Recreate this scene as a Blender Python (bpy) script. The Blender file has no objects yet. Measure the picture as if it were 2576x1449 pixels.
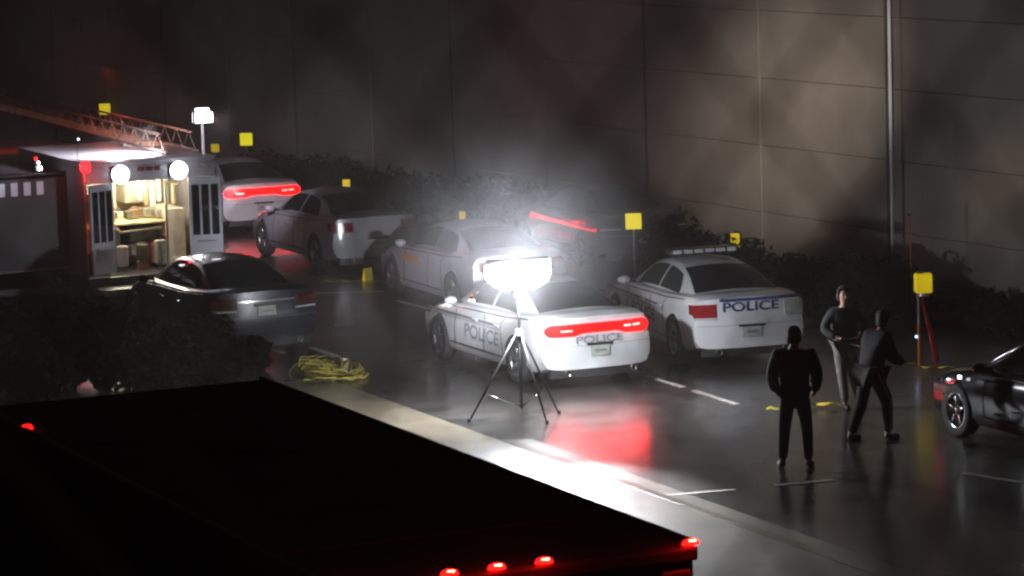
import bpy, bmesh, math, random
import numpy as np
from mathutils import Vector, Matrix
random.seed(7); R = math.radians
scn = bpy.context.scene; COL = scn.collection

# ------------------------------------------------------------------ camera
F, PITCH, ROLL, H = 8326.0, R(7.494), R(1.741), 8.05
CX, CY = 1288.0, 724.5
fw = Vector((0, math.cos(PITCH), -math.sin(PITCH))); eu = Vector((0, math.sin(PITCH), math.cos(PITCH))); ex = Vector((1, 0, 0))
rv = ex * math.cos(ROLL) - eu * math.sin(ROLL); uv = ex * math.sin(ROLL) + eu * math.cos(ROLL)
cd = bpy.data.cameras.new('camera'); cam = bpy.data.objects.new('camera', cd); COL.objects.link(cam)
cam.matrix_world = Matrix.Translation((0, 0, H)) @ Matrix((rv, uv, -fw)).transposed().to_4x4()
cd.sensor_width = 36; cd.lens = F / 2576 * 36; cd.clip_end = 2000; cd.clip_start = .5
scn.camera = cam
cd.dof.use_dof = True; cd.dof.focus_distance = 50; cd.dof.aperture_fstop = 7.5

def ray(px, py): return fw + rv * ((px - CX) / F) + uv * (-(py - CY) / F)
def at(px, py, z=0.0):
    d = ray(px, py); t = (z - H) / d.z
    return Vector((d.x * t, d.y * t, z))
def atD(px, py, Y):
    d = ray(px, py); t = Y / d.y
    return Vector((d.x * t, Y, H + d.z * t))

# ------------------------------------------------------------------ materials
def nmat(name):
    m = bpy.data.materials.new(name); m.use_nodes = True
    return m, m.node_tree, m.node_tree.nodes['Principled BSDF']
def mat(name, col, rough=.5, metal=0, emis=None, es=0, coat=0, var=0, scale=8, bump=0, spec=None, trans=0):
    m, nt, b = nmat(name)
    b.inputs['Base Color'].default_value = (*col, 1); b.inputs['Roughness'].default_value = rough
    b.inputs['Metallic'].default_value = metal; b.inputs['Coat Weight'].default_value = coat
    if spec is not None: b.inputs['Specular IOR Level'].default_value = spec
    if trans: b.inputs['Transmission Weight'].default_value = trans
    if emis: b.inputs['Emission Color'].default_value = (*emis, 1); b.inputs['Emission Strength'].default_value = es
    if var or bump:
        tc = nt.nodes.new('ShaderNodeTexCoord'); n = nt.nodes.new('ShaderNodeTexNoise')
        n.inputs['Scale'].default_value = scale; n.inputs['Detail'].default_value = 8
        nt.links.new(tc.outputs['Object'], n.inputs['Vector'])
        if var:
            r = nt.nodes.new('ShaderNodeValToRGB')
            r.color_ramp.elements[0].position = .3; r.color_ramp.elements[1].position = .7
            r.color_ramp.elements[0].color = (*[c * (1 - var) for c in col], 1)
            r.color_ramp.elements[1].color = (*[min(1, c * (1 + var)) for c in col], 1)
            nt.links.new(n.outputs['Fac'], r.inputs['Fac']); nt.links.new(r.outputs['Color'], b.inputs['Base Color'])
        if bump:
            bp = nt.nodes.new('ShaderNodeBump'); bp.inputs['Strength'].default_value = bump; bp.inputs['Distance'].default_value = .02
            nt.links.new(n.outputs['Fac'], bp.inputs['Height']); nt.links.new(bp.outputs['Normal'], b.inputs['Normal'])
    return m

M = dict(
 white=mat('white_paint', (.62, .62, .62), .28, coat=.5, var=.07, scale=2.5),
 silver=mat('silver_paint', (.58, .58, .66), .3, .1, coat=.5, var=.05, scale=2),
 black=mat('black_paint', (.012, .013, .018), .12, coat=1),
 navy=mat('navy_paint', (.008, .012, .022), .3, coat=.5),
 grey=mat('grey_paint', (.09, .09, .1), .25, coat=.6),
 dimlens=mat('dim_red_lens', (.04, .004, .004), .2, coat=1), slate=mat('slate_paint', (.3, .3, .33), .3, coat=.5, var=.05, scale=2),
 glass=mat('dark_glass', (.012, .015, .018), .04, spec=.6),
 tint=mat('clear_glass', (.03, .045, .04), .04, spec=.6),
 tyre=mat('tyre_rubber', (.02, .02, .02), .8, var=.3, scale=30),
 rim=mat('rim_steel', (.35, .35, .36), .3, .9),
 chrome=mat('chrome', (.8, .8, .8), .12, 1),
 trim=mat('black_trim', (.02, .02, .022), .5),
 under=mat('underbody', (.015, .015, .015), .9),
 redlens=mat('red_lens', (.25, .01, .012), .15, coat=1),
 redlit=mat('lit_red_lens', (.4, .0, .0), .2, emis=(1, .001, .001), es=16),
 redhot=mat('red_bulb_glow', (.5, .1, .1), .2, emis=(1, .25, .22), es=7),
 amber=mat('amber_lens', (.4, .12, .01), .2),
 plate=mat('plate_white', (.42, .45, .38), .45, var=.25, scale=25),
 blue=mat('navy_lettering', (.03, .05, .16), .4),
 greylet=mat('grey_lettering', (.2, .21, .23), .4),
 gold=mat('orange_glow_decal', (.75, .33, .06), .35),
 yellow=mat('yellow_added_glow', (.8, .6, .01), .55, emis=(1, .72, .0), es=.4),  # yellow with a glow added so the plates read bright
 yellowglow=mat('bright_yellow_added_glow', (.8, .7, .01), .5, emis=(1, .93, .0), es=1.1), yellowmid=mat('mid_yellow_added_glow', (.8, .65, .01), .5, emis=(1, .8, .02), es=.75),  # stronger added glow; these plates are no lamps
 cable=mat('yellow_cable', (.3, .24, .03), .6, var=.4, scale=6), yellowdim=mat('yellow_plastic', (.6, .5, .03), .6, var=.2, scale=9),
 metal=mat('galvanised_metal', (.45, .45, .47), .4, .7, var=.15, scale=20),
 darkmetal=mat('dark_metal', (.03, .03, .032), .4, .6),
 redpaint=mat('red_paint', (.42, .02, .015), .35, coat=.3, var=.15, scale=4),
 ladder=mat('ladder_metal', (.36, .24, .2), .45, .1, var=.3, scale=3),
 boxwhite=mat('truck_panel', (.42, .4, .44), .35, coat=.3, var=.1, scale=1.5),
 boxdark=mat('dark_truck_panel', (.045, .04, .045), .4, coat=.3, var=.3, scale=1.5),
 roofdark=mat('black_roof', (.008, .007, .007), .7, var=.3, scale=1.2, bump=.2),
 postdark=mat('dark_post', (.06, .06, .05), .8),
 inter=mat('cabinet_cream', (.68, .62, .5), .5, var=.25, scale=5),
 interd=mat('locker_green', (.1, .11, .07), .6, var=.4, scale=6),
 kit=mat('kit_brown', (.3, .19, .12), .7, var=.5, scale=14),
 wood=mat('bench_tan', (.75, .6, .35), .4),
 hotwhite=mat('floodlight_glow', (1, 1, 1), .5, emis=(.88, .93, 1), es=14),
 flood=mat('scene_light_glow', (1, 1, 1), .5, emis=(.85, .9, 1), es=14),
 mast=mat('mast_light_glow', (1, 1, 1), .5, emis=(.97, .9, 1), es=9),
 warm=mat('interior_lamp', (1, 1, 1), .5, emis=(1, .88, .62), es=20),
 winlit=mat('lit_window', (.4, .4, .45), .4, emis=(.62, .58, .75), es=.4),
 redbeacon=mat('red_beacon', (.5, .0, .0), .3, emis=(1, .01, .015), es=8),
 whitebeacon=mat('white_beacon', (.8, .8, .8), .3, emis=(.85, .9, 1), es=20),
 orangebeacon=mat('orange_tail_glow', (.5, .1, .0), .3, emis=(1, .2, .04), es=10),
 marker=mat('marker_lamp', (.5, .0, .0), .3, emis=(1, .004, .003), es=9),
 markerhot=mat('marker_filament', (.8, .3, .2), .3, emis=(1, .22, .1), es=30),
 blueglint=mat('blue_glint', (.2, .2, .5), .3, emis=(.3, .5, 1), es=6),
 paintedglint=mat('painted_glint', (.8, .8, .8), .3, emis=(.9, .95, 1), es=5),
 barlit=mat('light_bar_lens', (.5, .5, .5), .15, coat=1),
 jacket=mat('dark_jacket', (.006, .006, .008), .9, var=.3, scale=9),
 trousers=mat('dark_trousers', (.009, .008, .007), .9, var=.3, scale=9),
 shirt=mat('grey_green_shirt', (.012, .015, .015), .9, var=.3, scale=9),
 khaki=mat('khaki_trousers', (.11, .1, .08), .9, var=.3, scale=12),
 skin=mat('skin', (.3, .16, .11), .6), hair=mat('dark_hair', (.015, .01, .008), .8),
 boots=mat('black_boots', (.012, .012, .012), .5), stripe=mat('reflective_piping', (.3, .3, .28), .4),
 leaf=mat('dark_leaves', (.006, .007, .004), .9, var=.5, scale=3, spec=.08),
 bark=mat('bark', (.06, .045, .035), .9, var=.3, scale=12),
 line=mat('road_paint', (.45, .42, .38), .55, var=.35, scale=5),
)

def ground_mat():
    m, nt, b = nmat('wet_asphalt'); N, L = nt.nodes, nt.links
    tc = N.new('ShaderNodeTexCoord')
    def noise(s, d, sc=(1, 1, 1)):
        mp = N.new('ShaderNodeMapping'); mp.inputs['Scale'].default_value = sc
        L.new(tc.outputs['Object'], mp.inputs['Vector'])
        n = N.new('ShaderNodeTexNoise'); n.inputs['Scale'].default_value = s; n.inputs['Detail'].default_value = d
        L.new(mp.outputs['Vector'], n.inputs['Vector']); return n
    big = noise(.22, 4); mid = noise(1.6, 6); fine = noise(60, 3)
    r = N.new('ShaderNodeValToRGB'); e = r.color_ramp.elements
    e[0].position = .35; e[0].color = (.02, .019, .017, 1); e[1].position = .68; e[1].color = (.066, .06, .052, 1)
    L.new(mid.outputs['Fac'], r.inputs['Fac']); L.new(r.outputs['Color'], b.inputs['Base Color'])
    rr = N.new('ShaderNodeMapRange'); rr.inputs['From Min'].default_value = .35; rr.inputs['From Max'].default_value = .65
    rr.inputs['To Min'].default_value = .2; rr.inputs['To Max'].default_value = .42
    L.new(big.outputs['Fac'], rr.inputs['Value']); L.new(rr.outputs['Result'], b.inputs['Roughness'])
    b.inputs['Specular IOR Level'].default_value = .7
    b.inputs['Coat Weight'].default_value = .8; b.inputs['Coat Roughness'].default_value = .18
    bp = N.new('ShaderNodeBump'); bp.inputs['Strength'].default_value = .5; bp.inputs['Distance'].default_value = .008
    L.new(fine.outputs['Fac'], bp.inputs['Height']); L.new(bp.outputs['Normal'], b.inputs['Normal'])
    return m
def concrete_mat(name, a, c, rough, coat, scale=1.2, crough=.2):
    m, nt, b = nmat(name); N, L = nt.nodes, nt.links
    tc = N.new('ShaderNodeTexCoord'); n = N.new('ShaderNodeTexNoise'); n.inputs['Scale'].default_value = scale; n.inputs['Detail'].default_value = 9; n.inputs['Roughness'].default_value = .6
    L.new(tc.outputs['Object'], n.inputs['Vector'])
    r = N.new('ShaderNodeValToRGB'); e = r.color_ramp.elements
    e[0].position = .32; e[0].color = (*a, 1); e[1].position = .68; e[1].color = (*c, 1)
    L.new(n.outputs['Fac'], r.inputs['Fac']); L.new(r.outputs['Color'], b.inputs['Base Color'])
    b.inputs['Roughness'].default_value = rough; b.inputs['Coat Weight'].default_value = coat; b.inputs['Coat Roughness'].default_value = crough
    n2 = N.new('ShaderNodeTexNoise'); n2.inputs['Scale'].default_value = 45; L.new(tc.outputs['Object'], n2.inputs['Vector'])
    bp = N.new('ShaderNodeBump'); bp.inputs['Strength'].default_value = .3; bp.inputs['Distance'].default_value = .008
    L.new(n2.outputs['Fac'], bp.inputs['Height']); L.new(bp.outputs['Normal'], b.inputs['Normal'])
    return m
M['asphalt'] = ground_mat()
M['pave'] = concrete_mat('wet_concrete_pavement', (.09, .073, .05), (.19, .16, .115), .4, .45, crough=.33)
M['wallc'] = concrete_mat('wall_concrete', (.15, .132, .115), (.25, .222, .195), .85, 0, .5)

# ------------------------------------------------------------------ mesh helpers
class MB:
    def __init__(s): s.v = []; s.f = []
    def add(s, vs, fs):
        o = len(s.v); s.v += [tuple(p) for p in vs]; s.f += [tuple(i + o for i in f) for f in fs]; return s
    def box(s, c, d, rz=0, tilt=None):
        x, y, z = [q / 2 for q in d]
        vs = [Vector((i * x, j * y, k * z)) for k in (-1, 1) for j in (-1, 1) for i in (-1, 1)]
        if tilt is not None: vs = [tilt @ v for v in vs]
        if rz: vs = [Matrix.Rotation(rz, 3, 'Z') @ v for v in vs]
        return s.add([v + Vector(c) for v in vs], [(0, 2, 3, 1), (4, 5, 7, 6), (0, 1, 5, 4), (2, 6, 7, 3), (0, 4, 6, 2), (1, 3, 7, 5)])
    def tube(s, pts, r, n=8, caps=True):
        pts = [Vector(p) for p in pts]; rr = r if isinstance(r, (list, tuple)) else [r] * len(pts)
        vs = []; fs = []; up0 = Vector((0, 0, 1))
        for i, p in enumerate(pts):
            d = (pts[min(i + 1, len(pts) - 1)] - pts[max(i - 1, 0)]).normalized()
            u = up0 if abs(d.dot(up0)) < .95 else Vector((1, 0, 0))
            a = d.cross(u).normalized(); b = d.cross(a).normalized()
            for k in range(n):
                t = 2 * math.pi * k / n; vs.append(p + (a * math.cos(t) + b * math.sin(t)) * rr[i])
        for i in range(len(pts) - 1):
            for k in range(n):
                fs.append((i * n + k, i * n + (k + 1) % n, (i + 1) * n + (k + 1) % n, (i + 1) * n + k))
        if caps: fs.append(tuple(range(n))[::-1]); fs.append(tuple((len(pts) - 1) * n + k for k in range(n)))
        return s.add(vs, fs)
    def lathe(s, prof, n=28, axis='y', c=(0, 0, 0), closed=False):
        vs = []; fs = []; m = len(prof)
        for k in range(n):
            t = 2 * math.pi * k / n
            for (r, h) in prof:
                p = {'y': (r * math.cos(t), h, r * math.sin(t)), 'z': (r * math.cos(t), r * math.sin(t), h), 'x': (h, r * math.cos(t), r * math.sin(t))}[axis]
                vs.append(Vector(p) + Vector(c))
        mm = m if closed else m - 1
        for k in range(n):
            for i in range(mm):
                a = k * m + i; b = k * m + (i + 1) % m; q = ((k + 1) % n) * m
                fs.append((a, b, q + (i + 1) % m, q + i))
        return s.add(vs, fs)
    def grid(s, P):
        nu, nv = len(P), len(P[0]); vs = [p for row in P for p in row]
        return s.add(vs, [(i * nv + j, i * nv + j + 1, (i + 1) * nv + j + 1, (i + 1) * nv + j) for i in range(nu - 1) for j in range(nv - 1)])
    def solid(s, P, off):
        """grid P with thickness off (Vector) closed round the rim"""
        nu, nv = len(P), len(P[0]); a = [Vector(p) for row in P for p in row]; vs = a + [p + Vector(off) for p in a]; n = nu * nv; fs = []
        for i in range(nu - 1):
            for j in range(nv - 1):
                q = (i * nv + j, i * nv + j + 1, (i + 1) * nv + j + 1, (i + 1) * nv + j); fs += [q, tuple(k + n for k in q[::-1])]
        rim = [j for j in range(nv)] + [i * nv + nv - 1 for i in range(1, nu)] + [(nu - 1) * nv + j for j in range(nv - 2, -1, -1)] + [i * nv for i in range(nu - 2, 0, -1)]
        for k in range(len(rim)):
            x, y = rim[k], rim[(k + 1) % len(rim)]; fs.append((y, x, x + n, y + n))
        return s.add(vs, fs)
    def warp(s, fn): s.v = [tuple(fn(Vector(p))) for p in s.v]; return s
    def build(s, name, m, parent=None, smooth=False, bevel=0, loc=None, rz=0):
        me = bpy.data.meshes.new(name); me.from_pydata(s.v, [], s.f)
        bm = bmesh.new(); bm.from_mesh(me); bmesh.ops.recalc_face_normals(bm, faces=bm.faces); bm.to_mesh(me); bm.free()
        for k in (m if isinstance(m, (list, tuple)) else [m]): me.materials.append(k)
        o = bpy.data.objects.new(name, me); COL.objects.link(o)
        if smooth:
            for p in me.polygons: p.use_smooth = True
        if bevel:
            b = o.modifiers.new('bevel', 'BEVEL'); b.width = bevel; b.segments = 2; b.limit_method = 'ANGLE'
        if parent: o.parent = parent
        if loc is not None: o.location = loc
        if rz: o.rotation_euler.z = rz
        return o
def tag(o, label=None, cat=None, group=None, kind=None):
    for k, v in (('label', label), ('category', cat), ('group', group), ('kind', kind)):
        if v: o[k] = v
    return o
def thing(name, label, cat, loc=(0, 0, 0), rz=0, group=None):
    o = bpy.data.objects.new(name, None); COL.objects.link(o); o.location = loc; o.rotation_euler.z = rz
    o.empty_display_size = .2
    return tag(o, label, cat, group)
def copy_tree(o, parent=None):
    c = o.copy(); COL.objects.link(c); c.parent = parent
    for ch in [q for q in bpy.data.objects if q.parent == o]: copy_tree(ch, c)
    return c
def text_geo(txt, size, width=None, bold=0.0):
    cu = bpy.data.curves.new('t', 'FONT'); cu.body = txt; cu.size = size; cu.align_x = 'CENTER'; cu.align_y = 'CENTER'; cu.offset = bold
    o = bpy.data.objects.new('t', cu); COL.objects.link(o)
    bpy.context.view_layer.update(); dg = bpy.context.evaluated_depsgraph_get()
    me = bpy.data.meshes.new_from_object(o.evaluated_get(dg))
    bm = bmesh.new(); bm.from_mesh(me); bmesh.ops.triangulate(bm, faces=bm.faces); bmesh.ops.subdivide_edges(bm, edges=[e for e in bm.edges if e.calc_length() > .08], cuts=1)
    vs = [v.co.copy() for v in bm.verts]; bm.verts.ensure_lookup_table(); fs = [[v.index for v in f.verts] for f in bm.faces]
    bm.free(); bpy.data.objects.remove(o); bpy.data.meshes.remove(me)
    if width:
        w = max(v.x for v in vs) - min(v.x for v in vs); k = width / w
        vs = [Vector((v.x * k, v.y, 0)) for v in vs]
    return vs, fs
def realise(o, name):
    bpy.context.view_layer.update(); dg = bpy.context.evaluated_depsgraph_get()
    me = bpy.data.meshes.new_from_object(o.evaluated_get(dg)); me.name = name
    old = o.data; o.modifiers.clear(); o.data = me; bpy.data.meshes.remove(old); return o

# ------------------------------------------------------------------ cars
L0, WB0 = 5.08, 1.06
def smooth1(xs, ys, X, k=5):
    y = np.interp(X, xs, ys)
    if k > 1:
        yp = np.pad(y, k, mode='edge'); y = np.convolve(yp, np.ones(2 * k + 1) / (2 * k + 1), 'valid')
    return y
def end_round(p):
    """bow the nose and the tail in plan, applied to everything bolted on to them"""
    x, y, z = p; a = abs(y) / .95
    if x < .7: x += (.13 * a ** 3 + .03 * a * a) * (1 - max(x, 0) / .7) + (.05 * max(0, (z - .62) / .5) if x < .35 else 0) * (1 - max(x, 0) / .7)
    if x > L0 - 1.1:
        k = (x - L0 + 1.1) / 1.1; x -= .38 * a ** 2.6 * min(1, k)
    return Vector((x, y, z))
XS = np.linspace(0, L0, 65)
DECK = smooth1([0, .06, .25, .9, 1.5, 3.4, 3.75, 4.5, 4.9, 5.0, 5.08], [1.06, 1.1, 1.125, 1.1, 1.05, 1.0, .985, .88, .78, .70, .58], XS, 2)
WID = smooth1([0, .3, 1.06, 2.0, 3.2, 4.1, 4.8, 5.08], [.89, .935, .955, .935, .935, .945, .92, .87], XS, 3)
BOT = smooth1([0, .12, .5, 1.4, 3.6, 4.7, 5.08], [.34, .27, .22, .19, .19, .2, .26], XS, 2)
ROOFZ = lambda x: float(np.interp(x, CXS, CRZ))
CXS = np.linspace(.62, 3.78, 49)
CRZ = smooth1([.62, .95, 1.3, 1.7, 2.1, 2.5, 2.9, 3.2, 3.5, 3.78], [1.09, 1.215, 1.345, 1.435, 1.47, 1.475, 1.43, 1.305, 1.15, .98], CXS, 2)
def belt(x): return float(np.interp(x, XS, DECK)) - .02
def cabP(x, s):
    """cabin surface: s 0 belt, 1 roof rail, 2 centreline (left side, y>0)"""
    zr = ROOFZ(x); zb = belt(x); h = max(zr - zb, .002)
    yb = .80 - .09 * max(0, (x - 2.9)) ** 1.3 - .1 * max(0, 1.5 - x) ** 1.4
    yr = yb - .30 * (h / .45) ** .9
    zrail = zb + (h - .03) if h > .05 else zb + h * .5
    if s <= 1:
        t = s; bul = .03 * math.sin(math.pi * t) * min(1, h / .3)
        return Vector((x, yb + (yr - yb) * t + bul, zb - .05 + (zrail - zb + .05) * t))
    t = s - 1; return Vector((x, yr * (1 - t), zrail + (zr + .02 - zrail) * math.sin(t * math.pi / 2)))
def mirror_y(mb):
    n = len(mb.v); vs = [(x, -y, z) for x, y, z in mb.v]; fs = [f[::-1] for f in mb.f]; mb.add(vs, fs); return mb
def cab_patch(x0, x1, s0, s1, off, nx=10, ns=5, edge=None):
    P = []
    for i in range(nx + 1):
        x = x0 + (x1 - x0) * i / nx; row = []
        for j in range(ns + 1):
            s = s0 + (s1 - s0) * j / ns
            p = cabP(x, s); e = .004
            du = cabP(x + e, s) - cabP(x - e, s); dv = cabP(x, min(s + .01, 2)) - cabP(x, max(s - .01, 0))
            n = du.cross(dv); n = n.normalized() if n.length > 1e-9 else Vector((0, 0, 1))
            if n.z < 0 and s > 1 or (s <= 1 and n.y < 0): n = -n
            row.append(p + n * off)
        P.append(row)
    return P
_cache = {}
def body_mesh(paint):
    key = 'body'
    if key not in _cache:
        mb = MB(); rows = []
        for x, zd, w, zb in zip(XS, DECK, WID, BOT):
            half = [(0, zb), (w * .78, zb), (w * .92, zb + .03), (w * .975, zb + .12), (w * .985, .44), (w, .56), (w * .99, .7), (w * .965, zd - .19), (w * .94, zd - .085), (w * .90, zd - .03), (w * .83, zd - .004), (w * .45, zd + .012), (0, zd + .018)]
            half = [(y, max(z, zb)) for y, z in half]
            full = half + [(-y, z) for y, z in half[-2:0:-1]]
            rows.append([Vector((x, y, z)) for y, z in full])
        n = len(rows[0]); vs = [p for r_ in rows for p in r_]; fs = []
        for i in range(len(rows) - 1):
            for j in range(n): fs.append((i * n + j, i * n + (j + 1) % n, (i + 1) * n + (j + 1) % n, (i + 1) * n + j))
        fs.append(tuple(range(n))[::-1]); fs.append(tuple((len(rows) - 1) * n + j for j in range(n)))
        mb.add(vs, fs)
        o = mb.build('body', [M['white'], M['under']])
        bm = bmesh.new(); bm.from_mesh(o.data)
        for xe in (0.0, L0):   # cut the flat nose and tail into a grid so that they bow smoothly
            for nrm, vals in (((0, 1, 0), np.linspace(-.8, .8, 17)), ((0, 0, 1), np.linspace(.42, 1.02, 9))):
                for v in vals:
                    fs = [f for f in bm.faces if abs(f.calc_center_median().x - xe) < 1e-4]
                    ge = set(fs) | {e for f in fs for e in f.edges} | {w for f in fs for w in f.verts}
                    co = (0, v, 0) if nrm[1] else (0, 0, v)
                    bmesh.ops.bisect_plane(bm, geom=list(ge), dist=1e-5, plane_co=co, plane_no=nrm)
        bm.to_mesh(o.data); bm.free()
        cut = MB()
        for x in (WB0, WB0 + 3.05):
            for sgn in (-1, 1): cut.tube([(x, sgn * .62, .36), (x, sgn * 1.2, .36)], .405, 28)
        c = cut.build('cutter', [M['white'], M['under']])
        for p in c.data.polygons: p.material_index = 1
        b = o.modifiers.new('b', 'BOOLEAN'); b.operation = 'DIFFERENCE'; b.object = c; b.solver = 'EXACT'
        try: b.material_mode = 'INDEX'
        except Exception: pass
        realise(o, 'body'); bpy.data.objects.remove(c)
        for v in o.data.vertices: v.co = end_round(v.co)
        for p in o.data.polygons: p.use_smooth = True
        try: o.data.set_sharp_from_angle(angle=R(32))
        except Exception: pass
        _cache[key] = o.data; bpy.data.objects.remove(o)
    me = _cache[key].copy(); me.materials[0] = paint; return me
def wheel(parent, x, y, rimm):
    s = 1 if y > 0 else -1
    t = MB().lathe([(.24, -.1), (.325, -.112), (.352, -.095), (.36, -.05), (.36, .05), (.352, .095), (.325, .112), (.24, .1)], 32).build('tyre', M['tyre'], parent, True, loc=(x, y, .36))
    r = MB().lathe([(.245, s * .095), (.235, s * .105), (.225, s * .07), (.2, s * .03), (.0, s * .03)], 28)
    for k in range(5):
        a = 2 * math.pi * k / 5 + .3
        r.box((math.cos(a) * .125, s * .055, math.sin(a) * .125), (.2, .04, .055), tilt=Matrix.Rotation(-a, 3, 'Y'))if False else r.tube([(math.cos(a) * .03, s * .06, math.sin(a) * .03), (math.cos(a) * .235, s * .075, math.sin(a) * .235)], [.035, .026], 6)
    r.lathe([(.0, s * .095), (.05, s * .09), (.06, s * .05)], 14)
    r.build('rim', rimm, t, True)
    return t
def rear_patch(y0, y1, z0f, z1f, x=-.006, n=22, m=4, thick=.03):
    """solid panel on the tail from car y0 to y1, height functions of y"""
    P = [[Vector((x, y0 + (y1 - y0) * i / n, z0f(y0 + (y1 - y0) * i / n) + (z1f(y0 + (y1 - y0) * i / n) - z0f(y0 + (y1 - y0) * i / n)) * j / m)) for j in range(m + 1)] for i in range(n + 1)]
    return MB().solid(P, (thick, 0, 0)).warp(end_round)
def car(name, label, cat, loc, head, paint, tail='rect', police=False, bar=False, group=None, rimm=None, lit=False, side=None, plate=True, plate_z=.58, glass=None, lens=None, stripe=None, handles=True):
    """heading in degrees clockwise from +Y; origin under the rear bumper"""
    t = thing(name, label, cat, loc, R(90 - head), group); glass = glass or M['glass']; rimm = rimm or M['rim']
    o = bpy.data.objects.new('body', body_mesh(paint)); COL.objects.link(o); o.parent = t
    # cabin
    P = [[cabP(x, s) for s in np.linspace(0, 2, 15)] for x in CXS]
    half = MB().grid(P); mirror_y(half).build('cabin', paint, t, True)
    def glassp(nm, x0f, x1f, s0, s1, nm_mat, both=False, nx=12, off=.006):
        mb = MB(); P = []
        for j in range(7):
            s = s0 + (s1 - s0) * j / 6; xa, xb = x0f(s), x1f(s)
            row = []
            for i in range(nx + 1):
                q = cab_patch(xa + (xb - xa) * i / nx, xa + (xb - xa) * i / nx + .001, s, s, off, 1, 1)[0][0]; row.append(q)
            P.append(row)
        mb.grid(P)
        if both: mirror_y(mb)
        return mb.build(nm, nm_mat, t, True)
    # rear window and windscreen (across), side windows (left and right, arched)
    glassp('rear_window', lambda s: .70, lambda s: 1.66 - .05 * (s - 1), 1.03, 2, glass, True)
    glassp('windscreen', lambda s: 2.98, lambda s: 3.66, 1.08, 2, glass, True)
    for sg in (1, -1):
        for (a0, a1, b0, b1) in ((1.22, 2.20, 1.62, 2.20), (2.27, 3.34, 2.27, 2.86)):
            mb = MB(); P = []
            for j in range(7):
                u = j / 6; s = .2 + .68 * u; k = math.sqrt(max(0, 1 - u * u * .9)); 
                xa = b0 + (a0 - b0) * k; xb = b1 + (a1 - b1) * (k if b1 != a1 else 1)
                P.append([cab_patch(xa + (xb - xa) * i / 10, xa + (xb - xa) * i / 10 + .001, s, s, .008, 1, 1)[0][0] for i in range(11)])
            mb.grid(P); mb.warp(lambda p: Vector((p.x, p.y * sg, p.z)))
            mb.build('side_window', side or glass, t, True)
    # belt moulding line and door seams
    for sg in (1, -1):
        MB().tube([(x, sg * (float(np.interp(x, XS, WID)) * .93 + .004), float(np.interp(x, XS, DECK)) - .075) for x in np.linspace(.65, 3.6, 14)], .011, 5).build('belt_moulding', M['trim'], t)
        se = MB()
        for x in (1.5, 2.28, 3.42):
            w = float(np.interp(x, XS, WID)); zd = float(np.interp(x, XS, DECK))
            xx = lambda z: x + (.25 * (z - .36) if x == 1.5 else 0)
            se.tube([(xx(.3), sg * w * .988, .33), (xx(.56), sg * (w + .001), .56), (xx(.7), sg * w * .992, .7), (xx(zd - .19), sg * (w * .965 + .001), zd - .19), (x, sg * w * .95, zd - .1)], .006, 4)
        se.tube([(x, sg * (float(np.interp(x, XS, WID)) * .99 + .001), .36) for x in np.linspace(1.56, 3.62, 8)], .012, 4)
        se.build('door_seam', M['trim'], t)
        if handles:
            for x in (1.75, 2.6): MB().box((x, sg * (.935), .82), (.17, .035, .03)).build('door_handle', paint, t, bevel=.008)
        m_ = MB().lathe([(0.001, -.07), (.07, -.05), (.095, 0), (.085, .05), (.001, .065)], 12, 'x', (0, 0, 0)).warp(lambda p: Vector((p.x * .9 + 3.38, sg * (1.0 + p.y * 1.15), 1.04 + p.z * .75)))
        m_.build('wing_mirror', paint, t, True)
        MB().tube([(3.40, sg * .80, 1.0), (3.38, sg * .95, 1.03)], .025, 6).build('mirror_arm', M['trim'], t)
        hl = MB().grid([[Vector((5.085 + .004, sg * y, z)) for z in (.6, .68, .76)] for y in np.linspace(.5, .84, 6)]).warp(lambda p: end_round(p) + Vector((.02, 0, 0)))
        MB().box((0, 0, 0), (.02, .3, .14)).warp(lambda p: end_round(p + Vector((5.06, sg * .66, .62)))).build('headlight', M['barlit'], t, bevel=.01)
    for x in (WB0, WB0 + 3.05):
        for y in (.84, -.84): wheel(t, x, y, rimm)
    MB().box((0, 0, 0), (.03, 1.1, .12)).warp(lambda p: end_round(p + Vector((5.06, 0, .46)))).build('grille', M['trim'], t, bevel=.01)
    # tail
    lidm = paint
    rear_patch(-.78, .78, lambda y: .19, lambda y: .335 + .02 * (abs(y) < .6), x=.02, thick=.12).build('lower_bumper', M['trim'], t)
    rear_patch(-.87, .87, lambda y: .665, lambda y: .672, x=-.004, m=1, thick=.02).build('bumper_seam', M['greylet'], t)
    ex_ = MB()
    for y in (-.55, .55): 
        e_ = MB().lathe([(.045, .06), (.05, -.05), (.04, -.05), (.038, .06)], 14, 'x', (.02, y, .265)).build('exhaust_pipe', M['chrome'], t, True)
    if tail == 'track':
        topf = lambda y: 1.0 - .05 * max(0, (abs(y) - .76) / .1) ** 2 - .01 * (abs(y) > .8)
        botf = lambda y: .862 - .045 * min(1, max(0, (abs(y) - .28) / .14)) + .055 * max(0, (abs(y) - .77) / .09) ** 2
        rear_patch(-.89, .89, lambda y: botf(y) - .018, lambda y: topf(y) + .018, x=-.006, thick=.03, n=34).build('lamp_surround', paint, t)
        L_ = rear_patch(-.86, .86, botf, topf, x=-.02, thick=.03, n=34).build('tail_light', M['redlit'] if lit else M['redlens'], t)
        if lit:
            for (a, b, z) in ((.44, .62, .9), (-.42, -.54, .915), (-.58, -.7, .915)):
                rear_patch(min(a, b), max(a, b), lambda y: z - .012, lambda y: z + .012, x=-.026, thick=.01, n=6, m=1).build('bulb', M['redhot'], L_)
    else:
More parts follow.
